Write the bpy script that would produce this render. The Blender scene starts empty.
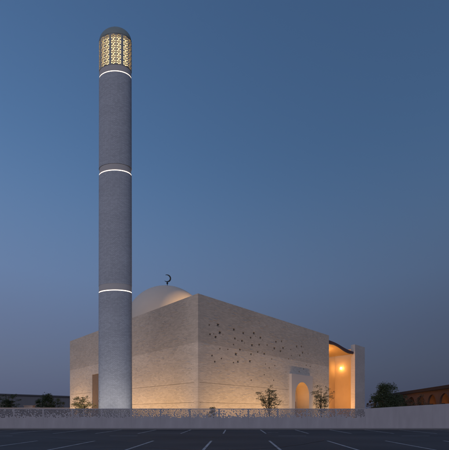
import bpy, bmesh, math, random
from mathutils import Vector, Matrix
from mathutils import noise as mnoise
R = math.radians
sc = bpy.context.scene
# ------------------------------------------------------------------ camera
F = 347.0; HY = 413.3; EYE = 1.3            # focal length and horizon row of the photograph, eye height
cd = bpy.data.cameras.new('camera'); cam = bpy.data.objects.new('camera', cd); sc.collection.objects.link(cam)
cam.location = (0, 0, EYE); cam.rotation_euler = (R(90), 0, 0)
cd.sensor_fit = 'HORIZONTAL'; cd.sensor_width = 36; cd.lens = 36*F/449.0
cd.shift_y = (HY-225)/449.0; cd.clip_end = 5000; cd.clip_start = .1
sc.camera = cam
# ------------------------------------------------------------------ sky, sun, exposure
w = bpy.data.worlds.new('World'); sc.world = w; w.use_nodes = True
nt = w.node_tree; nt.nodes.clear()
SUN_EL, SUN_ROT = R(-.5), R(128)          # just set, behind the camera to the left
sky = nt.nodes.new('ShaderNodeTexSky'); sky.sky_type = 'NISHITA'; sky.sun_disc = False
sky.sun_elevation = SUN_EL; sky.sun_rotation = SUN_ROT
sky.altitude = 0; sky.air_density = 1.0; sky.dust_density = 5.0; sky.ozone_density = 2.2
bg = nt.nodes.new('ShaderNodeBackground'); bg.inputs['Strength'].default_value = 0.15
wo = nt.nodes.new('ShaderNodeOutputWorld')
EXPO = 2.87; K = .15*2**EXPO
# dusk haze low over the horizon, a little brighter on the side where the sun went down
tc = nt.nodes.new('ShaderNodeTexCoord'); sp = nt.nodes.new('ShaderNodeSeparateXYZ'); nt.links.new(tc.outputs['Generated'], sp.inputs[0])
rp = nt.nodes.new('ShaderNodeMapRange'); rp.interpolation_type = 'SMOOTHSTEP'
for i_, v_ in ((1, .20), (2, .62), (3, .97), (4, 0.)): rp.inputs[i_].default_value = v_
nt.links.new(sp.outputs[2], rp.inputs[0])
xm = nt.nodes.new('ShaderNodeMath'); xm.operation = 'MULTIPLY_ADD'; xm.inputs[1].default_value = -.56; xm.inputs[2].default_value = 1.
nt.links.new(sp.outputs[0], xm.inputs[0])
hz = nt.nodes.new('ShaderNodeVectorMath'); hz.operation = 'SCALE'
cr_ = nt.nodes.new('ShaderNodeValToRGB'); nt.links.new(sp.outputs[2], cr_.inputs[0]); e_ = cr_.color_ramp.elements
e_[0].position = .04; e_[0].color = (.080/K, .095/K, .158/K, 1); e_[1].position = .34; e_[1].color = (.110/K, .160/K, .285/K, 1)
m_ = e_.new(.12); m_.color = (.094/K, .118/K, .190/K, 1)
nt.links.new(cr_.outputs[0], hz.inputs[0])
nt.links.new(xm.outputs[0], hz.inputs['Scale'])
mxs = nt.nodes.new('ShaderNodeMix'); mxs.data_type = 'RGBA'
nt.links.new(rp.outputs[0], mxs.inputs[0]); nt.links.new(sky.outputs[0], mxs.inputs[6]); nt.links.new(hz.outputs[0], mxs.inputs[7])
nt.links.new(mxs.outputs[2], bg.inputs[0]); nt.links.new(bg.outputs[0], wo.inputs[0])
sd = bpy.data.lights.new('sun', 'SUN'); sun = bpy.data.objects.new('sun', sd); sc.collection.objects.link(sun)
sd.energy = 0.115; sd.angle = R(50); sd.color = (1.0, .86, .86)
sun.rotation_euler = (R(66), 0, R(-20))       # afterglow from behind the camera
sc.view_settings.view_transform = 'Standard'; sc.view_settings.look = 'None'
sc.view_settings.gamma = 1; sc.view_settings.use_curve_mapping = False
sc.view_settings.exposure = EXPO
random.seed(7)

# ------------------------------------------------------------------ helpers
def tag(o, label=None, cat=None, group=None, kind=None):
    if label: o['label'] = label
    if cat: o['category'] = cat
    if group: o['group'] = group
    if kind: o['kind'] = kind
    return o
def empty(name, loc=(0, 0, 0), rz=0):
    o = bpy.data.objects.new(name, None); sc.collection.objects.link(o)
    o.location = loc; o.rotation_euler = (0, 0, rz); o.empty_display_size = .3
    return o
def link_mesh(name, me, mat, parent=None, smooth=False):
    o = bpy.data.objects.new(name, me); sc.collection.objects.link(o)
    if mat:
        me.materials.clear(); me.materials.append(mat)
    if smooth:
        for p in me.polygons: p.use_smooth = True
    if parent: o.parent = parent
    return o
class MB:
    def __init__(s): s.v = []; s.f = []; s.uv = []
    def box(s, x0, y0, z0, x1, y1, z1):
        n = len(s.v)
        s.v += [(x0,y0,z0),(x1,y0,z0),(x1,y1,z0),(x0,y1,z0),(x0,y0,z1),(x1,y0,z1),(x1,y1,z1),(x0,y1,z1)]
        s.f += [tuple(n+i for i in q) for q in ((0,3,2,1),(4,5,6,7),(0,1,5,4),(1,2,6,5),(2,3,7,6),(3,0,4,7))]
        return s
    def tube(s, pts, rad, seg=6, cap=True):
        n0 = len(s.v); k = len(pts)
        for i, p in enumerate(pts):
            p = Vector(p)
            d = (Vector(pts[min(i+1, k-1)]) - Vector(pts[max(i-1, 0)]))
            if d.length < 1e-9: d = Vector((0, 0, 1))
            d.normalize()
            a = d.orthogonal().normalized() if abs(d.z) > .98 else d.cross(Vector((0,0,1))).normalized()
            b = d.cross(a)
            r = rad[i] if isinstance(rad, (list, tuple)) else rad
            for j in range(seg):
                t = 2*math.pi*j/seg
                s.v.append(tuple(p + (a*math.cos(t)+b*math.sin(t))*r))
        for i in range(k-1):
            for j in range(seg):
                a0 = n0+i*seg+j; a1 = n0+i*seg+(j+1) % seg
                s.f.append((a0, a1, a1+seg, a0+seg))
        if cap:
            s.f.append(tuple(n0+j for j in range(seg))[::-1]); s.f.append(tuple(n0+(k-1)*seg+j for j in range(seg)))
        return s
    def lathe(s, prof, a=1., b=1., seg=72, cx=0, cy=0):
        """prof: (radius, z); ellipse scale a, b"""
        n0 = len(s.v)
        for r, z in prof:
            for j in range(seg):
                t = 2*math.pi*j/seg
                s.v.append((cx+a*r*math.cos(t), cy+b*r*math.sin(t), z))
        for i in range(len(prof)-1):
            for j in range(seg):
                a0 = n0+i*seg+j; a1 = n0+i*seg+(j+1) % seg
                s.f.append((a0, a1, a1+seg, a0+seg))
        return s
    def build(s, name, mat, parent=None, smooth=False):
        me = bpy.data.meshes.new(name); me.from_pydata(s.v, [], s.f); me.validate(); me.update()
        bm = bmesh.new(); bm.from_mesh(me)
        bmesh.ops.recalc_face_normals(bm, faces=bm.faces); bm.to_mesh(me); bm.free()
        return link_mesh(name, me, mat, parent, smooth)
def plate_mesh(outer, holes, y0, y1, extra=None):
    """flat plate in x,z with real through holes, thick from y0 to y1"""
    cu = bpy.data.curves.new('c', 'CURVE'); cu.dimensions = '2D'; cu.fill_mode = 'BOTH'; cu.extrude = abs(y1-y0)/2
    for loop in [outer]+holes:
        sp = cu.splines.new('POLY'); sp.points.add(len(loop)-1)
        for i, (x, z) in enumerate(loop): sp.points[i].co = (x, z, 0, 1)
        sp.use_cyclic_u = True
    ob = bpy.data.objects.new('c', cu); sc.collection.objects.link(ob)
    dg = bpy.context.evaluated_depsgraph_get(); dg.update()
    me = bpy.data.meshes.new_from_object(ob.evaluated_get(dg))
    bpy.data.objects.remove(ob); bpy.data.curves.remove(cu)
    ym = (y0+y1)/2
    for v in me.vertices:
        x, y, z = v.co; v.co = (x, ym+z, y)
    bm = bmesh.new(); bm.from_mesh(me); bmesh.ops.remove_doubles(bm, verts=bm.verts, dist=1e-5)
    if extra:
        for (a, b, c, d, e, f) in extra:
            vs = [bm.verts.new(p) for p in ((a,b,c),(d,b,c),(d,e,c),(a,e,c),(a,b,f),(d,b,f),(d,e,f),(a,e,f))]
            for q in ((0,3,2,1),(4,5,6,7),(0,1,5,4),(1,2,6,5),(2,3,7,6),(3,0,4,7)): bm.faces.new([vs[i] for i in q])
    bmesh.ops.recalc_face_normals(bm, faces=bm.faces)
    for f in bm.faces: f.smooth = False
    bm.to_mesh(me); bm.free()
    if 'custom_normal' in me.attributes: me.attributes.remove(me.attributes['custom_normal'])
    for a_ in ('sharp_face',):
        if a_ in me.attributes: me.attributes.remove(me.attributes[a_])
    for p in me.polygons: p.use_smooth = False
    return me
def px(x, d): return (x-224.5)/F*d
def pz(y, d): return (HY-y)/F*d+EYE

# ------------------------------------------------------------------ materials
def mat(name, col, rough=.8, metal=0., spec=.3):
    m = bpy.data.materials.new(name); m.use_nodes = True
    b = m.node_tree.nodes['Principled BSDF']
    b.inputs['Base Color'].default_value = (*col, 1); b.inputs['Roughness'].default_value = rough
    b.inputs['Metallic'].default_value = metal; b.inputs['Specular IOR Level'].default_value = spec
    return m
def nd(m, t): return m.node_tree.nodes.new(t)
def lk(m, a, b): m.node_tree.links.new(a, b)
def noisy(name, col, var=.25, scale=3., rough=.85, bump=.0, fine=0., fscale=60., stretch=(1, 1, 1), spec=.3):
    m = mat(name, col, rough, spec=spec); b = m.node_tree.nodes['Principled BSDF']
    tc = nd(m, 'ShaderNodeTexCoord'); mp = nd(m, 'ShaderNodeMapping'); mp.inputs['Scale'].default_value = stretch
    lk(m, tc.outputs['Object'], mp.inputs[0])
    n = nd(m, 'ShaderNodeTexNoise'); n.inputs['Scale'].default_value = scale; n.inputs['Detail'].default_value = 6
    n2 = nd(m, 'ShaderNodeTexNoise'); n2.inputs['Scale'].default_value = fscale; n2.inputs['Detail'].default_value = 3
    lk(m, mp.outputs[0], n.inputs['Vector']); lk(m, mp.outputs[0], n2.inputs['Vector'])
    mx = nd(m, 'ShaderNodeMath'); mx.operation = 'MULTIPLY_ADD'; mx.inputs[1].default_value = 2*var; mx.inputs[2].default_value = 1-var
    lk(m, n.outputs[0], mx.inputs[0])
    m2 = nd(m, 'ShaderNodeMath'); m2.operation = 'MULTIPLY_ADD'; m2.inputs[1].default_value = 2*fine; m2.inputs[2].default_value = 1-fine
    lk(m, n2.outputs[0], m2.inputs[0])
    m3 = nd(m, 'ShaderNodeMath'); m3.operation = 'MULTIPLY'; lk(m, mx.outputs[0], m3.inputs[0]); lk(m, m2.outputs[0], m3.inputs[1])
    vm = nd(m, 'ShaderNodeVectorMath'); vm.operation = 'SCALE'; vm.inputs[0].default_value = col
    lk(m, m3.outputs[0], vm.inputs['Scale']); lk(m, vm.outputs[0], b.inputs['Base Color'])
    if bump:
        bp = nd(m, 'ShaderNodeBump'); bp.inputs['Strength'].default_value = bump; bp.inputs['Distance'].default_value = .02
        lk(m, n2.outputs[0], bp.inputs['Height']); lk(m, bp.outputs[0], b.inputs['Normal'])
    return m
def masonry(name, col, bw=.6, bh=.2, var=.2, axis='XZ', bump=.5, uv=False, mortar=.75, band=None):
    """blockwork laid in courses; each block with its own tone"""
    m = mat(name, col, .85); b = m.node_tree.nodes['Principled BSDF']
    tc = nd(m, 'ShaderNodeTexCoord')
    if uv: src = tc.outputs['UV']
    else:
        sx = nd(m, 'ShaderNodeSeparateXYZ'); cx = nd(m, 'ShaderNodeCombineXYZ'); lk(m, tc.outputs['Object'], sx.inputs[0])
        if axis == 'XZ':
            ad = nd(m, 'ShaderNodeMath'); ad.operation = 'ADD'; lk(m, sx.outputs[0], ad.inputs[0]); lk(m, sx.outputs[1], ad.inputs[1])
            lk(m, ad.outputs[0], cx.inputs[0]); lk(m, sx.outputs[2], cx.inputs[1])
        src = cx.outputs[0]
    br = nd(m, 'ShaderNodeTexBrick'); lk(m, src, br.inputs['Vector'])
    br.inputs['Scale'].default_value = 1; br.inputs['Brick Width'].default_value = bw; br.inputs['Row Height'].default_value = bh
    br.inputs['Mortar Size'].default_value = .012; br.inputs['Mortar Smooth'].default_value = .3; br.offset = .37
    c = Vector(col)
    br.inputs['Color1'].default_value = (*(c*(1-var)), 1); br.inputs['Color2'].default_value = (*(c*(1+var)), 1)
    br.inputs['Mortar'].default_value = (*(c*mortar), 1)
    n = nd(m, 'ShaderNodeTexNoise'); n.inputs['Scale'].default_value = .35; n.inputs['Detail'].default_value = 7
    st = nd(m, 'ShaderNodeMapping'); st.inputs['Scale'].default_value = (.6, 1.6, 1); lk(m, src, st.inputs[0]); lk(m, st.outputs[0], n.inputs['Vector'])
    mx = nd(m, 'ShaderNodeMath'); mx.operation = 'MULTIPLY_ADD'; mx.inputs[1].default_value = .34; mx.inputs[2].default_value = .83
    lk(m, n.outputs[0], mx.inputs[0])
    vm = nd(m, 'ShaderNodeVectorMath'); vm.operation = 'SCALE'; lk(m, br.outputs['Color'], vm.inputs[0]); lk(m, mx.outputs[0], vm.inputs['Scale'])
    if band:                                  # tone steps at the band height: paler below, darker above
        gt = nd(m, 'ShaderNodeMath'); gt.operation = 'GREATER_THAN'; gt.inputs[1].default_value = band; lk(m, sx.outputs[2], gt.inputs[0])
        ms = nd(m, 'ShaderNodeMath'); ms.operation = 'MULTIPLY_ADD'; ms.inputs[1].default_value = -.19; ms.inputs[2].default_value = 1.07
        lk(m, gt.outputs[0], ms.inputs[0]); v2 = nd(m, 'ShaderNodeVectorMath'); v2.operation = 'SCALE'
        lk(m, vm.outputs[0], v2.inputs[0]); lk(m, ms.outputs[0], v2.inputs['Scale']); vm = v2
    lk(m, vm.outputs[0], b.inputs['Base Color'])
    bp = nd(m, 'ShaderNodeBump'); bp.inputs['Strength'].default_value = bump; bp.inputs['Distance'].default_value = .02
    lum = nd(m, 'ShaderNodeRGBToBW'); lk(m, br.outputs['Color'], lum.inputs[0])
    lk(m, lum.outputs[0], bp.inputs['Height']); lk(m, bp.outputs[0], b.inputs['Normal'])
    return m
def emis(name, col, s):
    m = mat(name, (.6, .6, .6)); b = m.node_tree.nodes['Principled BSDF']
    b.inputs['Emission Color'].default_value = (*col, 1); b.inputs['Emission Strength'].default_value = s
    return m
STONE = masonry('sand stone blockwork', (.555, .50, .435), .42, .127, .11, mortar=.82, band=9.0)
STONE_S = masonry('pier stone', (.48, .45, .43), .42, .127, .06, mortar=.85)
PLASTER = noisy('warm plaster', (.50, .43, .33), .1, .8, fine=.04)
WHITE = noisy('white stone', (.47, .46, .47), .06, .8, fine=.04)
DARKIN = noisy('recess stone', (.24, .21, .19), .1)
SHAFT = masonry('minaret tiles', (.37, .405, .46), .21, .092, .12, uv=True, bump=.5, mortar=.72)
SMOOTHW = noisy('minaret white render', (.42, .41, .41), .06, 1.)
SCREEN = noisy('lantern screen', (.40, .39, .36), .08)
CAP = noisy('cap metal', (.20, .25, .25), .12, rough=.5)
DOME = noisy('dome render', (.56, .51, .45), .05, .6, fine=.03, fscale=20)
PLASTO = noisy('ochre plaster', (.50, .37, .23), .1, .8, fine=.04)
BRONZE = mat('dark bronze', (.03, .035, .04), .4, .8)
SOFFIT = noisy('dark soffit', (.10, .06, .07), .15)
FENCE = noisy('boundary concrete', (.315, .315, .35), .2, 1.4, fine=.08, fscale=25, stretch=(1.4, 1, .35), bump=.2)
KERB = noisy('kerb concrete', (.16, .165, .18), .15, 2.)
METALD = mat('dark fitting', (.04, .04, .045), .5, .5)
LED = emis('led strip', (1., .78, .60), .36)
GLOWIN = emis('lantern glow', (1., .64, .25), .40)
LAMP = emis('lamp glass', (1., .72, .32), 2.)

# ------------------------------------------------------------------ ground, markings
def sheet(name, x0, y0, x1, y1, z, m, n=1):
    mb = MB(); mb.v = [(x0,y0,z),(x1,y0,z),(x1,y1,z),(x0,y1,z)]; mb.f = [(0,1,2,3)]
    return tag(mb.build(name, m), kind='structure')
ASPH = noisy('asphalt', (.060, .058, .062), .6, .3, rough=.8, fine=.35, fscale=22, stretch=(.45, 1, 1), bump=.3, spec=.25)
PAVE = noisy('plaza paving', (.30, .27, .23), .15, .8, fine=.1)
SAND = noisy('sandy ground', (.24, .20, .16), .25, .05, fine=.1, fscale=3)
FD = 28.4                                     # distance of the boundary wall
sheet('ground', -900, -300, 900, 1500, -.012, SAND)
sheet('parking_lot', -80, -12, 80, FD+.05, 0, ASPH)
sheet('plaza_paving', -34, FD+.05, 34, 75, -.004, PAVE)
PAINT = noisy('worn parking paint', (.36, .365, .38), .7, 1.9, fine=.5, fscale=18)
mb = MB(); k = 0
def line(x0, y0, x1, y1):
    i = len(mb.v); mb.v += [(x0,y0,.004),(x1,y0,.004),(x1,y1,.004),(x0,y1,.004)]; mb.f.append((i,i+1,i+2,i+3))
XB = .30
VX = .033                                    # bay lines run 2 degrees off the view axis
def bay(x, y0, y1, wd=.1):
    i = len(mb.v)
    for (yy, s) in ((y0, -1), (y0, 1), (y1, 1), (y1, -1)): mb.v.append((x+VX*(yy-17)+s*wd/2, yy, .004))
    mb.f.append((i, i+1, i+2, i+3))
for k in range(-14, 15):
    x = -.60+2.74*k
    bay(x, 11.4, 16.4); bay(x+.35, 22.3, 27.4)
    bay(x, 5.9, 10.9)
for xx in (-6.6, 10.2, -13.8, 3.1):
    line(xx, 19.9, xx+1.6, 20.0)
line(2.9, 23.2, 3.6, 23.32)
tag(mb.build('parking_markings', PAINT), kind='structure')
kb = MB().box(-60, FD-.32, 0, 60, FD-.02, .09); tag(kb.build('kerb', KERB), kind='structure')
CSEAL = noisy('crack sealant', (.018, .018, .02), .3, 4, rough=.5)
cs = MB()
for k in range(9):
    x, y = random.uniform(-14, 14), random.uniform(11, 25); a = random.choice((0.05, 1.5, .2)); p = []
    for i in range(26):
        p.append((x, y)); a += random.uniform(-.28, .28); x += .3*math.cos(a); y += .3*math.sin(a)
    for (p0, p1) in zip(p, p[1:]):
        d = Vector((p1[0]-p0[0], p1[1]-p0[1])); nrm = Vector((-d.y, d.x)).normalized()*.022
        i = len(cs.v); cs.v += [(p0[0]-nrm.x, p0[1]-nrm.y, .009), (p1[0]-nrm.x, p1[1]-nrm.y, .009), (p1[0]+nrm.x, p1[1]+nrm.y, .009), (p0[0]+nrm.x, p0[1]+nrm.y, .009)]
        cs.f.append((i, i+1, i+2, i+3))
tag(cs.build('asphalt_cracks', CSEAL), kind='structure')

# ------------------------------------------------------------------ boundary wall with triangular perforations
def tri_holes(wd, z0, z1, seed, fade=True, s=.115, dens=.86):
    rnd = random.Random(seed); H = []; h = s*.866; r = 0; z = z1-h
    while z > z0:
        q = (z-z0)/(z1-z0)
        pr = dens*min(1, .12+1.7*q) if fade else dens
        for i in range(int((wd-.05)/(s/2))-1):
            xa = .025+i*s/2; up = (i+r) % 2 == 0
            if rnd.random() > pr: continue
            P = [(xa, z), (xa+s, z), (xa+s/2, z+h)] if up else [(xa, z+h), (xa+s/2, z), (xa+s, z+h)]
            cx = sum(p[0] for p in P)/3; cz = sum(p[1] for p in P)/3; k = rnd.uniform(.66, .84)
            H.append([(cx+(x-cx)*k, cz+(zz-cz)*k) for x, zz in P])
        z -= h; r += 1
    return H
PW = 2.4; FZ = 1.69; XR = px(366, FD)
wall = empty('boundary_wall', (0, FD, 0))
tag(wall, 'long low grey concrete wall with triangular perforations between car park and mosque', 'boundary wall')
rails = MB()
variants = []
for sd_ in range(5):
    hh = tri_holes(PW, .86, FZ-.06, 40+sd_)
    variants.append(plate_mesh([(0.002, 0.06), (PW-.002, 0.06), (PW-.002, FZ), (0.002, FZ)], hh, 0, .13))
def panel(i, x):
    MB().box(x-.02, .134, .06, x+.02, .2, FZ-.02).build('post', FENCE, wall)
    o = link_mesh('perforated_panel', variants[i % 5], FENCE, wall); o.location = (x, 0, 0)
    return o
order = [0, 2, 1, 4, 3, 1, 0, 3, 2, 4, 1, 3, 0, 2, 4, 0, 1, 2, 3, 4]
x = XR-PW; i = 0
while x > -34:
    panel(order[i % 20], x); x -= PW; i += 1
XLEFT = x+PW
MB().box(XLEFT, -.03, 0, XR, .16, .058).build('plinth', FENCE, wall)
# the solid stretch on the right whose top climbs
xr2 = 36; zr2 = FZ+(pz(403.6, FD)-FZ)/(px(449, FD)-XR)*(xr2-XR)
n = 9
for j in range(n):
    a = XR+(xr2-XR)*j/n+.002; b = XR+(xr2-XR)*(j+1)/n-.002
    za = FZ+(zr2-FZ)*(a-XR)/(xr2-XR); zb = FZ+(zr2-FZ)*(b-XR)/(xr2-XR)
    link_mesh('solid_panel', plate_mesh([(a, 0), (b, 0), (b, zb), (a, za)], [], 0, .13), FENCE, wall)

# ------------------------------------------------------------------ mosque
CX, CY = px(198, 37.4), 37.4
mq = empty('mosque', (CX, CY, 0), R(45))
tag(mq, 'large cubic sand stone mosque with a pale dome, warmly uplit from its base at dusk', 'mosque')
LX, LY, HZ = 28.55, 35.2, 14.23
def right_X(p, y=None):
    r = (p-224.5)/F; t = (r*37.4-CX)/(1-r); X = t*math.sqrt(2)
    return (X, pz(y, 37.4+t)) if y is not None else X
# portal arch outline
AX0, AX1, AZ = 18.0, 21.75, 5.9
def arch(x0, x1, ztop, n=12):
    """pointed arch, from left foot to right foot"""
    hw = (x1-x0)/2; zs = ztop-hw*1.04; c = (x0+x1)/2; P = [(x0, 0)]
    rr = (hw*hw+(ztop-zs)**2)/(2*hw)
    for i in range(n+1):
        a = math.asin(min(1, (ztop-zs)/rr))*i/n
        P.append((x0+rr-rr*math.cos(a), zs+rr*math.sin(a)))
    Q = [(2*c-x, z) for x, z in P[:-1]][::-1]
    return P+Q
A = arch(AX0, AX1, AZ)
holes = []
def star(cx, cz, r, rot=0., n=6):
    return [(cx+(r if i % 2 == 0 else r*.5)*math.cos(rot+i*math.pi/n), cz+(r if i % 2 == 0 else r*.5)*math.sin(rot+i*math.pi/n)) for i in range(2*n)]
pts = [(195+a/6.41, 300+b/6.41) for a, b in ((92,160),(148,160),(97,220),(160,210),(133,238),(250,190),(310,213),(378,213),(257,247),(357,242),(420,242),(302,262),(366,290),(412,287),(160,312),(289,318),(263,347),(360,347),(170,375),(276,395),(353,392),(445,345))]
pts += [(250+a/6.41, 320+b/6.41) for a, b in ((25,90),(67,112),(60,160),(167,140),(203,137),(157,182),(213,180),(196,200),(300,170),(330,170),(338,210),(320,228),(95,225),(8,262),(100,282),(160,292),(92,350),(8,385),(110,160),(50,205),(140,250),(262,190))]
rnd = random.Random(5)
pts += [(212+rnd.random()*100, 0) for _ in range(34)]
pts = [(a, b if b else 327+(a-212)*.26+rnd.random()*38) for a, b in pts]
faint = {0, 2, 18, 14, 34, 36, 37, 38, 39, 40, 41, 42, 43}
taken = []
for i, (a, b) in enumerate(pts):
    X, Z = right_X(a, b); r = rnd.uniform(.14, .19) if i in faint or i > 43 else rnd.uniform(.22, .30)
    if any((X-u)**2+(Z-v)**2 < .36 for u, v in taken): continue
    taken.append((X, Z)); holes.append(star(X, Z, r, R(30)))
    if i not in faint and i < 44:                        # a loose triangle beside the star
        an = rnd.uniform(0, 6.28); X2, Z2 = X+.52*math.cos(an), Z+.4*math.sin(an)
        if all((X2-u)**2+(Z2-v)**2 > .2 for u, v in taken):
            taken.append((X2, Z2)); holes.append([(X2+.11*math.cos(an+k*2.094), Z2+.11*math.sin(an+k*2.094)) for k in range(3)])
def bricks(L, H, n, rnd, avoid, proud=(.006, .022)):
    """stones that stand proud of the wall, laid on the course grid"""
    out = []; seen = set()
    for _ in range(n):
        row = int((rnd.random()**1.15)*(H-.6)/.19)+2; w_ = rnd.choice((.28, .55, .55, .8)); cxi = int(rnd.uniform(.3, L-1.2)/.275)
        if any((row, cxi+q) in seen for q in range(-3, 4)): continue
        x0 = cxi*.275; z0 = row*.19
        if avoid(x0-.1, x0+w_+.1, z0-.05, z0+.24): continue
        seen.add((row, cxi)); out.append((x0, -rnd.uniform(*proud), z0+.01, x0+w_, .05, z0+.18))
    return out
def av_r(a, b, c, d):
    if a < 23.0 and b > 16.5 and c < 7.4: return True
    for s in (4.65, 2.48):
        if c < s+.08 and d > s-.05: return True
    return any(u > a-.3 and u < b+.3 and v > c-.3 and v < d+.3 for u, v in taken) or b > LX or d > HZ-.3
slots = []
for s in (4.65, 2.48):
    for (a, b) in ((.02, 16.9), (22.7, LX-.4)): slots.append([(a+.2, s), (b, s), (b, s+.03), (a+.2, s+.03)])
outer = [(0, 0)]+A+[(LX, 0), (LX, HZ), (0, HZ)]
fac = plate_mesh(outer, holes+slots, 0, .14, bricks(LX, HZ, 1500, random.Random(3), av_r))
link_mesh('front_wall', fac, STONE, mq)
# left face, its own frame: x runs along the wall from the corner
sideframe = Matrix.Rotation(R(90), 4, 'Z')    # x -> y ; thickness y -> -x
DY0, DY1, DZ = 20.6, 26.1, 7.5
slots = [[(a, s), (b, s), (b, s+.03), (a, s+.03)] for s in (4.65, 2.48) for a, b in ((.62, DY0-.3), (DY1+.3, LY-.3))]
def av_l(a, b, c, d):
    if a < DY1+.2 and b > DY0-.2 and c < DZ+.3: return True
    for s in (4.65, 2.48):
        if c < s+.08 and d > s-.05: return True
    return b > LY or a < .5 or d > HZ-.3
eb = [(a, -e, c, d, -b, f) for (a, b, c, d, e, f) in bricks(LY, HZ, 1800, random.Random(9), av_l)]
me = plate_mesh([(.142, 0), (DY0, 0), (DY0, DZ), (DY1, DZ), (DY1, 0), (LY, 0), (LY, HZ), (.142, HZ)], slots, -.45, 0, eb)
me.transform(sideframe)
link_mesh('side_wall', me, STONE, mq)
# inner cores behind the holes, rear and end walls, roof
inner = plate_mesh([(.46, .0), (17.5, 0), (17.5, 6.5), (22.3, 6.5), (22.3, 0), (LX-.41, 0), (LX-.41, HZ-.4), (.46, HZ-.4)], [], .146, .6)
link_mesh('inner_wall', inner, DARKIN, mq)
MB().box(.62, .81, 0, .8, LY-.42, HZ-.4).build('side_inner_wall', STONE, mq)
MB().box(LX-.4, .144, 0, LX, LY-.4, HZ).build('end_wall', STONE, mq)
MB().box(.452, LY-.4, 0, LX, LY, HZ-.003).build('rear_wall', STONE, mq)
MB().box(.81, .81, HZ-1.0, LX-.41, LY-.41, HZ-.85).build('roof', PLASTER, mq)
# portal
por = MB().box(0, 0, 0, .001, .001, .001)
FR0, FR1, FRZ = 17.1, 22.75, 6.95
fm = plate_mesh([(FR0, 0)]+A+[(FR1, 0), (FR1, FRZ), (FR0, FRZ)], [], -.42, -.003)
frame = link_mesh('portal_frame', fm, WHITE, mq)
A2 = arch(AX0+.006, AX1-.006, AZ-.006)
tn = MB()
for (x, z) in A2: tn.v += [(x, -.40, z), (x, 1.7, z)]
for i in range(len(A2)-1): tn.f.append((2*i, 2*i+1, 2*i+3, 2*i+2))
tn.build('portal_vault', PLASTO, mq)
link_mesh('portal_back_wall', plate_mesh(A2, [], 1.7, 1.8), PLASTER, mq)
DOOR = noisy('door timber', (.22, .10, .045), .2, 2, stretch=(6, 1, .4))
for s in (0, 1):
    dl = MB().box(18.55+s*1.33, 1.60, .02, 19.86+s*1.33, 1.69, 3.1)
    dl.box(18.7+s*1.33, 1.575, .3, 19.71+s*1.33, 1.60, 1.35).box(18.7+s*1.33, 1.575, 1.55, 19.71+s*1.33, 1.60, 2.9)
    d_ = dl.build('door_leaf', DOOR, mq)
    MB().tube([(19.75+s*.24, 1.52, 1.1), (19.75+s*.24, 1.52, 1.5)], .015).build('handle', BRONZE, d_)
# side portal recess
MB().box(.08, DY0+.003, 0, .44, DY1-.003, DZ-.003).build('side_recess_wall', noisy('brown screen', (.24, .17, .12), .15, 2), mq)
# dome
DX, DYc, DR, DZC = 9.25, 18.5, 6.75, 15.15
prof = [(DR*1.0, HZ-.84), (DR*1.0, DZC)]
for i in range(1, 33):
    a = math.pi/2*i/32; prof.append((max(.001, DR*math.cos(a)), DZC+DR*1.0*math.sin(a)))
dome = MB().lathe(prof, seg=128, cx=DX, cy=DYc).build('dome', DOME, mq, True)
zt = DZC+DR
fin = MB().lathe([(.001, -.1), (.16, -.08), (.16, .0), (.07, .06), (.055, .62), (.13, .7), (.15, .8), (.1, .9), (.05, .95), (.05, 1.0), (.001, 1.02)], seg=20)
fo = fin.build('finial', BRONZE, dome); fo.location = (DX, DYc, zt)
cr = []
ro, ri, off = .62, .52, (.16, .12)
def cres(a0, a1, n, rr, cx=0, cz=0): return [(cx+rr*math.cos(a0+(a1-a0)*i/n), cz+rr*math.sin(a0+(a1-a0)*i/n)) for i in range(n+1)]
# open towards the upper left
ctr = (0, .58); th = R(172); half = R(138)
o1 = cres(th+half-2*math.pi+R(55-55), 0, 1, ro)
outc = [(ctr[0]+ro*math.cos(th+math.pi+t), ctr[1]+ro*math.sin(th+math.pi+t)) for t in [R(-130)+R(260)*i/40 for i in range(41)]]
dsh = .17; ic = (ctr[0]+dsh*math.cos(th), ctr[1]+dsh*math.sin(th))
inn = []
for (x, z) in reversed(outc[1:-1]):
    v = Vector((x-ctr[0], z-ctr[1])); t = abs(v.angle(Vector((math.cos(th+math.pi), math.sin(th+math.pi)))))/R(130)
    inn.append((ctr[0]+v.x*(1-.34*(1-t**2)-.02), ctr[1]+v.y*(1-.34*(1-t**2)-.02)))
cm = plate_mesh(outc+inn, [], -.05, .05)
co = link_mesh('crescent', cm, BRONZE, dome); co.location = (DX, DYc, zt+1.0); co.rotation_euler = (0, 0, R(-45+10))
# portico at the far end: pier, end and back walls, wavy canopy
PX0, PX1 = right_X(355), right_X(364.8)
MB().box(PX0, 0, 0, PX1, .8, HZ-.1).build('portico_pier', STONE_S, mq)
MB().box(PX1-.45, .803, 0, PX1, 6.4, HZ-.15).build('portico_end_wall', PLASTO, mq)
MB().box(LX+.003, 6.0, 0, PX1-.453, 6.4, HZ-.7).build('portico_back_wall', PLASTO, mq)
cv = []
N = 24
top, bot = [], []
for i in range(N+1):
    q = i/N; X = LX+.004+(PX0-.01-LX)*q
    wv = .16*math.sin(q*math.pi*2.0)
    top.append((X, 13.55-.75*q+wv*.7)); bot.append((X, 13.0-.5*q+wv*1.5))
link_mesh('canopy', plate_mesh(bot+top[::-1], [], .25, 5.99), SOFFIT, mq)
link_mesh('canopy_soffit', plate_mesh([(x, z-.16) for x, z in bot]+[(x, z-.003) for x, z in bot[::-1]], [], .32, 5.98), noisy('soffit render', (.30, .21, .13), .1), mq)
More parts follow.
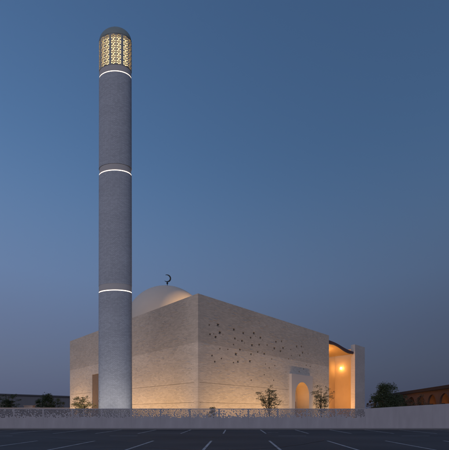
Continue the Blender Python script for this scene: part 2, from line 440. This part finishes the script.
# sconces in the portico
def at_portico(pxx, pyy):
    r = (pxx-224.5)/F; d = Vector((r, 1, (HY-pyy)/F)); o = Vector((-CX, -CY, EYE))
    rot = Matrix.Rotation(R(-45), 3, 'Z'); d = rot @ d; o = rot @ o
    best = None
    for (ax, val) in ((0, PX1-.45), (1, 6.0)):
        t = (val-o[ax])/d[ax]
        if best is None or t < best[0]: best = (t, ax)
    return o+d*best[0], best[1]
LK = .22
def light(name, kind, loc, energy, col, parent, rot=None, size=None, sy=None, **kw):
    l = bpy.data.lights.new(name, kind); l.energy = energy*LK; l.color = col
    if kind == 'AREA':
        l.shape = 'RECTANGLE'; l.size = size; l.size_y = sy if sy else size
    elif size is not None: l.shadow_soft_size = size
    for k_, v_ in kw.items(): setattr(l, k_, v_)
    o = bpy.data.objects.new(name, l); sc.collection.objects.link(o); o.location = loc
    if rot: o.rotation_euler = rot
    if parent: o.parent = parent
    return o
WARM = (1., .57, .21); WARM2 = (1., .46, .12)
p, ax = at_portico(341.7, 368.3)
sco = MB().lathe([(.001, -.22), (.16, -.2), (.2, 0), (.16, .2), (.001, .22)], seg=20).build('wall_lamp', LAMP, mq, True)
nrm = Vector((-1, 0, 0)) if ax == 0 else Vector((0, -1, 0))
sco.location = p+nrm*.28
light('wall_lamp_light', 'POINT', p+nrm*.9, 65, WARM2, mq, size=.2)
p2 = Vector((LX+1.0, 2.2, 12.6))
dl = MB().lathe([(.001, 0), (.14, 0), (.14, .3), (.001, .3)], seg=16).build('ceiling_lamp', LAMP, mq); dl.location = (LX+.75, .9, 12.55)
light('ceiling_lamp_light', 'POINT', (LX+3.2, 2.8, 11.6), 300, WARM2, mq, size=.25)
light('portico_floor_light', 'AREA', (LX+6.5, 3.0, .3), 620, WARM2, mq, rot=(R(180), 0, 0), size=5, sy=2.2)
MB().box(LX+4, 1.9, 0, LX+9, 4.1, .12).build('portico_uplight', METALD, mq)
light('portal_light', 'POINT', (19.7, .7, 4.0), 46, (1., .52, .2), mq, size=.15)
pl = MB().lathe([(.001, 0), (.1, .02), (.12, .1), (.001, .16)], seg=14).build('portal_lamp', LAMP, mq); pl.location = (19.87, .7, 5.55)
# ground uplights (channel fittings set out along the walls)
def wash(name_x0, x1, y, energy, axis='x', lab='', tilt=7, col=WARM):
    """linear fitting; local mosque frame"""
    L_ = x1-name_x0; c = (name_x0+x1)/2
    root = empty('linear_uplight'); tag(root, lab, 'ground light', 'linear uplights at the foot of the mosque walls')
    if axis == 'x': lp = Vector((c, y, 0)); rz = R(45)
    else: lp = Vector((y, c, 0)); rz = R(135)
    wp = Matrix.Rotation(R(45), 4, 'Z') @ lp
    root.location = (CX+wp.x, CY+wp.y, 0); root.rotation_euler = (0, 0, rz)
    MB().box(-L_/2, -.09, 0, L_/2, .09, .14).build('housing', METALD, root)
    s = 1 if axis == 'x' else 1
    tl = tilt if axis == 'x' else -tilt
    light('uplight_lamp', 'AREA', (0, 0, .2), energy, col, root, rot=(R(180-tl), 0, 0), size=L_, sy=.12)
wash(.4, 16.6, -2.8, 410, 'x', 'long linear uplight at the foot of the front wall, left of the white arch')
wash(23.2, LX-.2, -2.8, 175, 'x', 'short linear uplight at the foot of the front wall, right of the white arch')
wash(.4, 20.0, -2.8, 500, 'y', 'long linear uplight at the foot of the side wall, nearer the corner')
wash(26.6, LY-.3, -2.8, 300, 'y', 'short linear uplight at the foot of the side wall, at its far left end')
# roof spots on the dome
for (x, y, e, lab) in ((DX+2.2, DYc-13, 5200, 'roof flood lamp on the right of the dome, near the front parapet'), (DX-7.2, DYc-11, 200, 'roof flood lamp near the corner parapet, facing the dome')):
    wp = Matrix.Rotation(R(45), 4, 'Z') @ Vector((x, y, 0))
    root = empty('flood_lamp', (CX+wp.x, CY+wp.y, HZ-.85)); tag(root, lab, 'flood lamp', 'flood lamps on the mosque roof')
    MB().box(-.15, -.1, .05, .15, .1, .3).build('lamp_housing', METALD, root)
    MB().tube([(0, 0, 0), (0, 0, .08)], .03).build('stem', METALD, root)
    tgt = Vector((CX, CY, 0)) + Matrix.Rotation(R(45), 3, 'Z') @ Vector((DX, DYc, 0)); dv = Vector((tgt.x-root.location.x, tgt.y-root.location.y, 4.5))
    lo = light('flood_light', 'SPOT', (0, 0, .42), e, WARM, root, size=.1, spot_size=R(110), spot_blend=.8)
    lo.rotation_euler = dv.to_track_quat('-Z', 'Y').to_euler()

# ------------------------------------------------------------------ minaret
MD = 32.5; mx_ = px(115.3, MD)
mn = empty('minaret', (mx_, MD, 0), R(-6))
tag(mn, 'tall slender pale grey minaret with three glowing rings and a golden lattice lantern', 'minaret')
MA, MBB = 1.60, .86
def taper(z): return 1-.035*z/37
def shaft(name, z0, z1, m=SHAFT, k=1., smooth=True, seg=96, cap=False):
    me = bpy.data.meshes.new(name); bm = bmesh.new(); uvl = bm.loops.layers.uv.new('UVMap')
    rows = [z0+(z1-z0)*i/8 for i in range(9)]; ring = []
    for z in rows:
        t_ = taper(z)*k; ring.append([bm.verts.new((MA*t_*math.cos(2*math.pi*j/seg), MBB*t_*math.sin(2*math.pi*j/seg), z)) for j in range(seg)])
    arc = [0]
    for j in range(seg):
        a0, a1 = 2*math.pi*j/seg, 2*math.pi*(j+1)/seg
        arc.append(arc[-1]+math.hypot(MA*(math.cos(a1)-math.cos(a0)), MBB*(math.sin(a1)-math.sin(a0))))
    for i in range(8):
        for j in range(seg):
            f = bm.faces.new((ring[i][j], ring[i][(j+1) % seg], ring[i+1][(j+1) % seg], ring[i+1][j]))
            for l, (u, v) in zip(f.loops, ((arc[j], rows[i]), (arc[j+1], rows[i]), (arc[j+1], rows[i+1]), (arc[j], rows[i+1]))): l[uvl].uv = (u, v)
            f.smooth = smooth
    for rg in (ring[0][::-1], ring[-1]): bm.faces.new([bm.verts.new(v.co) for v in rg])
    bm.to_mesh(me); bm.free()
    return link_mesh(name, me, m, mn)
Z1, Z2, Z3 = 12.55, 23.5, 32.55
g = .085
prev = 0
for zr in (Z1, Z2, Z3):
    shaft('shaft', prev, zr-g/2)
    shaft('light_ring', zr-g/2+.004, zr+g/2-.004, LED, .985)
    if zr < Z3:                               # plain collar over each ring
        shaft('collar', zr+g/2+.001, zr+.62, SMOOTHW, .965 if zr == Z2 else .99); prev = zr+.624
LZ0, LZ1 = 33.15, 35.97
shaft('lantern_base', Z3+g/2+.001, LZ0, SMOOTHW, .985)
shaft('lantern_core', LZ0+.004, LZ1-.05, GLOWIN, .80)
# lattice screens round the lantern
seg = 720; ang = []; acc = 0
kk = taper(35)
ea, ebb = MA*kk, MBB*kk
pl_ = [(ea*math.cos(R(270)+2*math.pi*j/seg), ebb*math.sin(R(270)+2*math.pi*j/seg)) for j in range(seg+1)]
cum = [0]
for j in range(seg): cum.append(cum[-1]+math.dist(pl_[j], pl_[j+1]))
PER = cum[-1]
import bisect
def wrap(u):
    u %= PER; j = min(seg-1, max(0, bisect.bisect_right(cum, u)-1)); q = (u-cum[j])/(cum[j+1]-cum[j])
    a, b = pl_[j], pl_[j+1]; x, y = a[0]+(b[0]-a[0])*q, a[1]+(b[1]-a[1])*q
    tx, ty = b[0]-a[0], b[1]-a[1]; l = math.hypot(tx, ty); return x, y, ty/l, -tx/l
NP = 7; pw = PER/NP; HP = LZ1-LZ0
rows_ = 6; ch = (HP-.10)/rows_; cols = 2; cw = (pw-.12)/cols
hs = []; TR = .105
for r_ in range(rows_):
    for c_ in range(cols):
        cx = .06+cw*(c_+.5); cz = .05+ch*(r_+.5)
        for k in range(6):
            a = math.pi/6+k*math.pi/3; rr = .152
            tx, tz = cx+rr*math.cos(a)*cw/ch*.98, cz+rr*math.sin(a)*1.1
            hs.append([(tx+TR*math.cos(a+math.pi+q*2.094), tz+TR*math.sin(a+math.pi+q*2.094)) for q in range(3)])
        hs.append([(cx+.045*math.cos(q*math.pi/3), cz+.045*math.sin(q*math.pi/3)) for q in range(6)])
for q in range(rows_):                        # small holes between the rosettes
    for sx_ in (.0, ):
        if q: hs.append([(pw/2+.05*math.cos(k*math.pi/2), .05+ch*q+.05*math.sin(k*math.pi/2)) for k in range(4)])
for k in range(NP):
    me = plate_mesh([(.018, 0), (pw/4, 0), (pw/2, 0), (pw*3/4, 0), (pw-.018, 0), (pw-.018, HP), (pw*3/4, HP), (pw/2, HP), (pw/4, HP), (.018, HP)], hs, 0, .05)
    for v in me.vertices:
        x, y, nx, ny = wrap(v.co.x+k*pw-.12*pw); d = v.co.y-.05
        v.co = (x+nx*d, y+ny*d, LZ0+.004+v.co.z)
    link_mesh('lattice_screen', me, SCREEN, mn)
mul = MB()
for k in range(NP):
    x, y, nx, ny = wrap(k*pw-.12*pw)
    mul = MB().tube([(x-nx*.03, y-ny*.03, LZ0+.004), (x-nx*.03, y-ny*.03, LZ1-.004)], .05, 6); mul.build('mullion', CAP, mn)
pr = [(.999, LZ1), (.999, LZ1+.10)]
for i in range(1, 17):
    a = math.pi/2*i/16; pr.append((max(.001, .985*math.cos(a)), LZ1+.10+1.12*math.sin(a)))
MB().lathe([(.0, LZ1)]+pr, ea, ebb, seg=96).build('cap_dome', CAP, mn, True)
# uplights at the minaret's foot
for (x, y, lab) in ((-1.7, -2.9, 'small round uplight at the minaret foot, left one'), (1.7, -2.9, 'small round uplight at the minaret foot, right one')):
    rt = Matrix.Rotation(mn.rotation_euler.z, 3, 'Z') @ Vector((x, y, 0))
    root = empty('spot_uplight', (mx_+rt.x, MD+rt.y, 0), mn.rotation_euler.z); tag(root, lab, 'ground light', 'round uplights at the minaret foot')
    MB().lathe([(.001, 0), (.12, 0), (.12, .2), (.001, .2)], seg=18).build('housing', METALD, root)
    light('uplight_lamp', 'SPOT', (0, 0, .26), 235, (1., .86, .74), root, rot=(R(180-22), 0, 0), size=.1, spot_size=R(120), spot_blend=1.)

# ------------------------------------------------------------------ trees
def leafmat(name, col):
    m = noisy(name, col, .45, 1.6, rough=.7, fine=.3, fscale=9)
    return m
LEAF_D = leafmat('dark foliage', (.035, .055, .028)); LEAF_Y = leafmat('dry olive foliage', (.17, .14, .055)); BARK = noisy('bark', (.11, .08, .055), .3, 6)
LEAF_R = leafmat('rusty foliage', (.08, .055, .035))
def leaves(mb_, c, r, n, s, rnd, flat=.6):
    for _ in range(n):
        d = Vector((rnd.gauss(0, 1), rnd.gauss(0, 1), rnd.gauss(0, 1)))
        d = d.normalized()*r*rnd.random()**.5; d.z *= flat
        p = Vector(c)+d; u = Vector((rnd.gauss(0, 1), rnd.gauss(0, 1), rnd.gauss(0, .6))).normalized(); v = u.orthogonal().normalized()
        v = (Matrix.Rotation(rnd.random()*6.28, 3, u) @ v)
        k = s*rnd.uniform(.6, 1.3); i = len(mb_.v)
        mb_.v += [tuple(p-u*k), tuple(p+v*k*.45), tuple(p+u*k), tuple(p-v*k*.45)]; mb_.f.append((i, i+1, i+2, i+3))
def thorn_tree(x, y, h, sp, seed, label, tiers=7, lm=LEAF_Y, group='small young trees on the mosque plaza', dens=1.):
    """young open tree: short trunk, upswept limbs that end in flat sprays of leaves"""
    rnd = random.Random(seed); root = empty('young_tree', (x, y, 0)); tag(root, label, 'tree', group)
    tr = MB(); cr = MB()
    tp = [(0, 0, 0), (.03, 0, h*.25), (-.02, .03, h*.5), (.03, 0, h*.78), (0, 0, h*.93)]
    tr.tube(tp, [.07, .055, .045, .03, .012], 7)
    for k in range(tiers*3):
        q = k/(tiers*3-1); z0 = h*(.2+.38*q); a = k*2.4+rnd.uniform(-.5, .5); rch = sp*rnd.uniform(.45, 1.08)*(1-.3*q)
        ze = h*min(.97, rnd.uniform(.52, .86)+.16*q); p0 = Vector((0, 0, z0)); pp = []
        for s in range(6):
            t = s/5; bend = t**1.25
            pp.append(Vector((math.cos(a)*rch*t, math.sin(a)*rch*t, z0+(ze-z0)*bend))+Vector((rnd.gauss(0, .03), rnd.gauss(0, .03), rnd.gauss(0, .02)))*s)
        tr.tube([tuple(v) for v in pp], [.026, .021, .016, .012, .008, .004], 5)
        for s in (2, 3, 4, 5):
            leaves(cr, pp[s], .12+.035*s*rnd.random()+.03*s, int((6+5*s)*dens), .05, rnd, .45)
            b = pp[s]+Vector((rnd.uniform(-.32, .32), rnd.uniform(-.32, .32), rnd.uniform(.0, .2)))
            tr.tube([tuple(pp[s]), tuple(b)], [.008, .004], 4); leaves(cr, b, .13, int(14*dens), .046, rnd, .45)
    leaves(cr, (0, 0, h*.92), .15, 26, .045, rnd, .8)
    tr.build('trunk', BARK, root); cr.build('crown', lm, root)
    return root
thorn_tree(px(82.5, 31.6), 31.6, pz(395.5, 31.6), .95, 1, 'young spreading tree standing in front of the side wall, left of the minaret', 6, dens=1.5)
thorn_tree(px(269, 32.2), 32.2, pz(386.0, 32.2), 1.15, 4, 'young tiered tree in front of the front wall, left of the white arch', 7)
thorn_tree(px(321, 34.5), 34.5, pz(386.0, 34.5), 1.3, 11, 'young tiered tree between the white arch and the orange lit portico', 7)
def bush_tree(name, x, y, h, wd, seed, label, cat, lm, group=None, trunk=.18, n=60, s=.12, per=70, peak=1.):
    rnd = random.Random(seed); root = empty(name, (x, y, 0)); tag(root, label, cat, group)
    tr = MB(); cr = MB()
    for k in range(6):
        a = k*1.05+rnd.random(); e = Vector((math.cos(a)*wd*.3, math.sin(a)*wd*.25, h*rnd.uniform(.5, .75)))
        tr.tube([(0, 0, 0), (e.x*.2, e.y*.2, h*trunk), tuple(e*.6), tuple(e)], [.02*h, .016*h, .01*h, .004*h], 6)
    for k in range(n):
        for _ in range(20):
            d = Vector((rnd.uniform(-1, 1), rnd.uniform(-1, 1), rnd.uniform(-1, 1)))
            if d.length < 1 and d.length > .35: break
        zc = h*(trunk+(1-trunk)*.5)
        c = Vector((d.x*wd/2*.86, d.y*wd/2*.8, zc+d.z*h*(1-trunk)*.5*.9))
        if d.z > 0: c.x *= 1-.25*d.z*peak; c.y *= 1-.25*d.z*peak
        c += Vector((rnd.gauss(0, .05), rnd.gauss(0, .05), rnd.gauss(0, .05)))*wd*.5
        leaves(cr, c, min(wd, h)*rnd.uniform(.10, .22), int(per*1.5), s*.8, rnd, .85)
    tr.build('trunk', BARK, root); cr.build('crown', lm, root)
    return root
bush_tree('broad_tree', px(386, 44), 44, pz(381.5, 44), 4.0, 21, 'large dense dark green tree right of the mosque, the biggest on the right', 'tree', LEAF_D, n=95, per=90, s=.10, trunk=.08)
bush_tree('shrub', px(371, 43), 43, pz(396.5, 43), 1.3, 22, 'small rusty shrub between the mosque pier and the large dark tree', 'shrub', LEAF_R, n=22, s=.07, trunk=.05)
bush_tree('shrub', px(401.5, 45), 45, pz(389, 45), 2.0, 23, 'dark shrub touching the right side of the large dark tree', 'shrub', LEAF_D, n=30, s=.08, trunk=.05)
bush_tree('shrub', px(411, 44), 44, pz(392.5, 44), 1.9, 24, 'dim brownish shrub in front of the arcaded building, second right of the large tree', 'shrub', LEAF_R, n=26, s=.07, trunk=.05)
bush_tree('shrub', px(421.5, 44), 44, pz(391.5, 44), 1.9, 25, 'dim brownish shrub in front of the arcaded building, farthest right', 'shrub', LEAF_R, n=26, s=.07, trunk=.05)
bush_tree('conifer_shrub', px(47, 46), 46, pz(390.5, 46), 2.5, 26, 'dark pointed bushy tree on the left with the tallest peak, before the long dark shed', 'tree', LEAF_D, n=60, s=.09, trunk=.03, peak=3)
bush_tree('shrub', px(58.5, 46), 46, pz(396, 46), 2.2, 27, 'dark green rounded shrub between the pointed tree and the mosque', 'shrub', LEAF_D, n=34, s=.08, trunk=.03)
bush_tree('shrub', px(38.5, 46), 46, pz(396.5, 46), 1.5, 29, 'dark green rounded shrub just left of the pointed tree', 'shrub', LEAF_D, n=26, s=.08, trunk=.03)
bush_tree('shrub', px(212.5, 31), 31, pz(404.6, 31), 1.1, 28, 'low dry shrub just showing over the boundary wall near the mosque corner', 'shrub', LEAF_Y, n=34, s=.05, trunk=.02, per=90)
thorn_tree(px(8.5, 42), 42, pz(394.5, 42), 1.0, 33, 'small dark bushy tree at the far left before the long shed', 6, LEAF_D, None, 2.6)

# ------------------------------------------------------------------ neighbours
SHED = noisy('shed sheet metal', (.075, .085, .11), .12, .3, rough=.6, stretch=(8, 1, .2))
SHEDR = noisy('shed roof', (.05, .055, .07), .1)
shed = empty('long_shed', (0, 92, 0)); tag(shed, 'long low dark industrial shed with a flat roofline on the left horizon', 'building')
x0, x1 = px(-130, 92), px(69.5, 92)
zl, zr_ = pz(393.6, 92), pz(396.0, 92)
link_mesh('wall', plate_mesh([(x0, 0), (x1, 0), (x1, zr_-.35), (px(0, 92), zl-.35), (x0, zl-.35)], [], 0, 20), SHED, shed)
link_mesh('roof', plate_mesh([(x0-.3, zl-.347), (px(0, 92), zl-.347), (x1+.3, zr_-.347), (x1+.3, zr_), (px(0, 92), zl), (x0-.3, zl)], [], -.4, 20.4), SHEDR, shed)
SHW = noisy('shed door', (.10, .095, .09), .1)
for q in range(7):
    MB().box(x0+4+q*10, -.06, 0, x0+8+q*10, -.003, 4.2).build('roller_door', SHW, shed)
PINK = noisy('pink render', (.46, .36, .31), .12, .8)
lw = empty('garden_wall', (0, 39, 0)); tag(lw, 'pale pinkish low rendered wall behind the grey wall at far left', 'wall')
MB().box(px(-60, 39), 0, 0, px(69, 39), .2, pz(407.9, 39)-.06).build('wall_body', PINK, lw)
MB().box(px(-60, 39), -.04, pz(407.9, 39)-.057, px(69, 39), .24, pz(407.6, 39)).build('coping', PINK, lw)
kx = empty('utility_kiosk', (px(29.5, 44), 44, 0)); tag(kx, 'small pinkish utility box behind the low wall, left of the pointed tree', 'utility box')
MB().box(-.55, -.3, 0, .55, .3, pz(405.3, 44)-.06).build('cabinet', PINK, kx); MB().box(-.6, -.35, pz(405.3, 44)-.057, .6, .35, pz(405.3, 44)).build('lid', PINK, kx)
# arcaded building on the right
ARCB = noisy('brown render', (.10, .065, .055), .15, .6); ARCD = noisy('window dark', (.02, .02, .025), .1, rough=.3)
ROOFB = noisy('roof brown', (.03, .025, .028), .15)
P0 = Vector((px(449, 47)+1.2, 42)); P1 = Vector((px(374, 84), 84)); Lb = (P1-P0).length
ab = empty('arcaded_building', (P0.x, P0.y, 0), math.atan2(P1.y-P0.y, P1.x-P0.x))
tag(ab, 'low brown building with arched bays and a dark roof edge at the far right', 'building')
HB = 4.9
oc = [(0, 0)]; hl = []
nb = 11; bw = Lb/nb
for k in range(nb):
    a = [(x+.5+k*bw, z+.3) for x, z in arch(0, bw-1.0, 4.0, 6)]
    hl.append(a)
link_mesh('arcade_wall', plate_mesh([(0, 0), (Lb, 0), (Lb, HB), (0, HB)], hl, -.3, 0), ARCB, ab)
WLIT = noisy('arcade inner wall', (.30, .17, .10), .15)
MB().box(0, -1.9, 0, Lb, -1.7, HB).build('inner_wall', WLIT, ab)
for k in range(nb):
    wf = MB().box(k*bw+bw/2-.65, -1.69, .9, k*bw+bw/2+.65, -1.62, 2.9).build('window', ARCD, ab)
MB().box(-.4, -8, HB+.003, Lb+.4, .45, HB+.5).build('roof', ROOFB, ab)
light('arcade_light', 'AREA', (8, -1.0, HB-.15), 6, WARM2, ab, rot=(0, 0, 0), size=16, sy=.6)
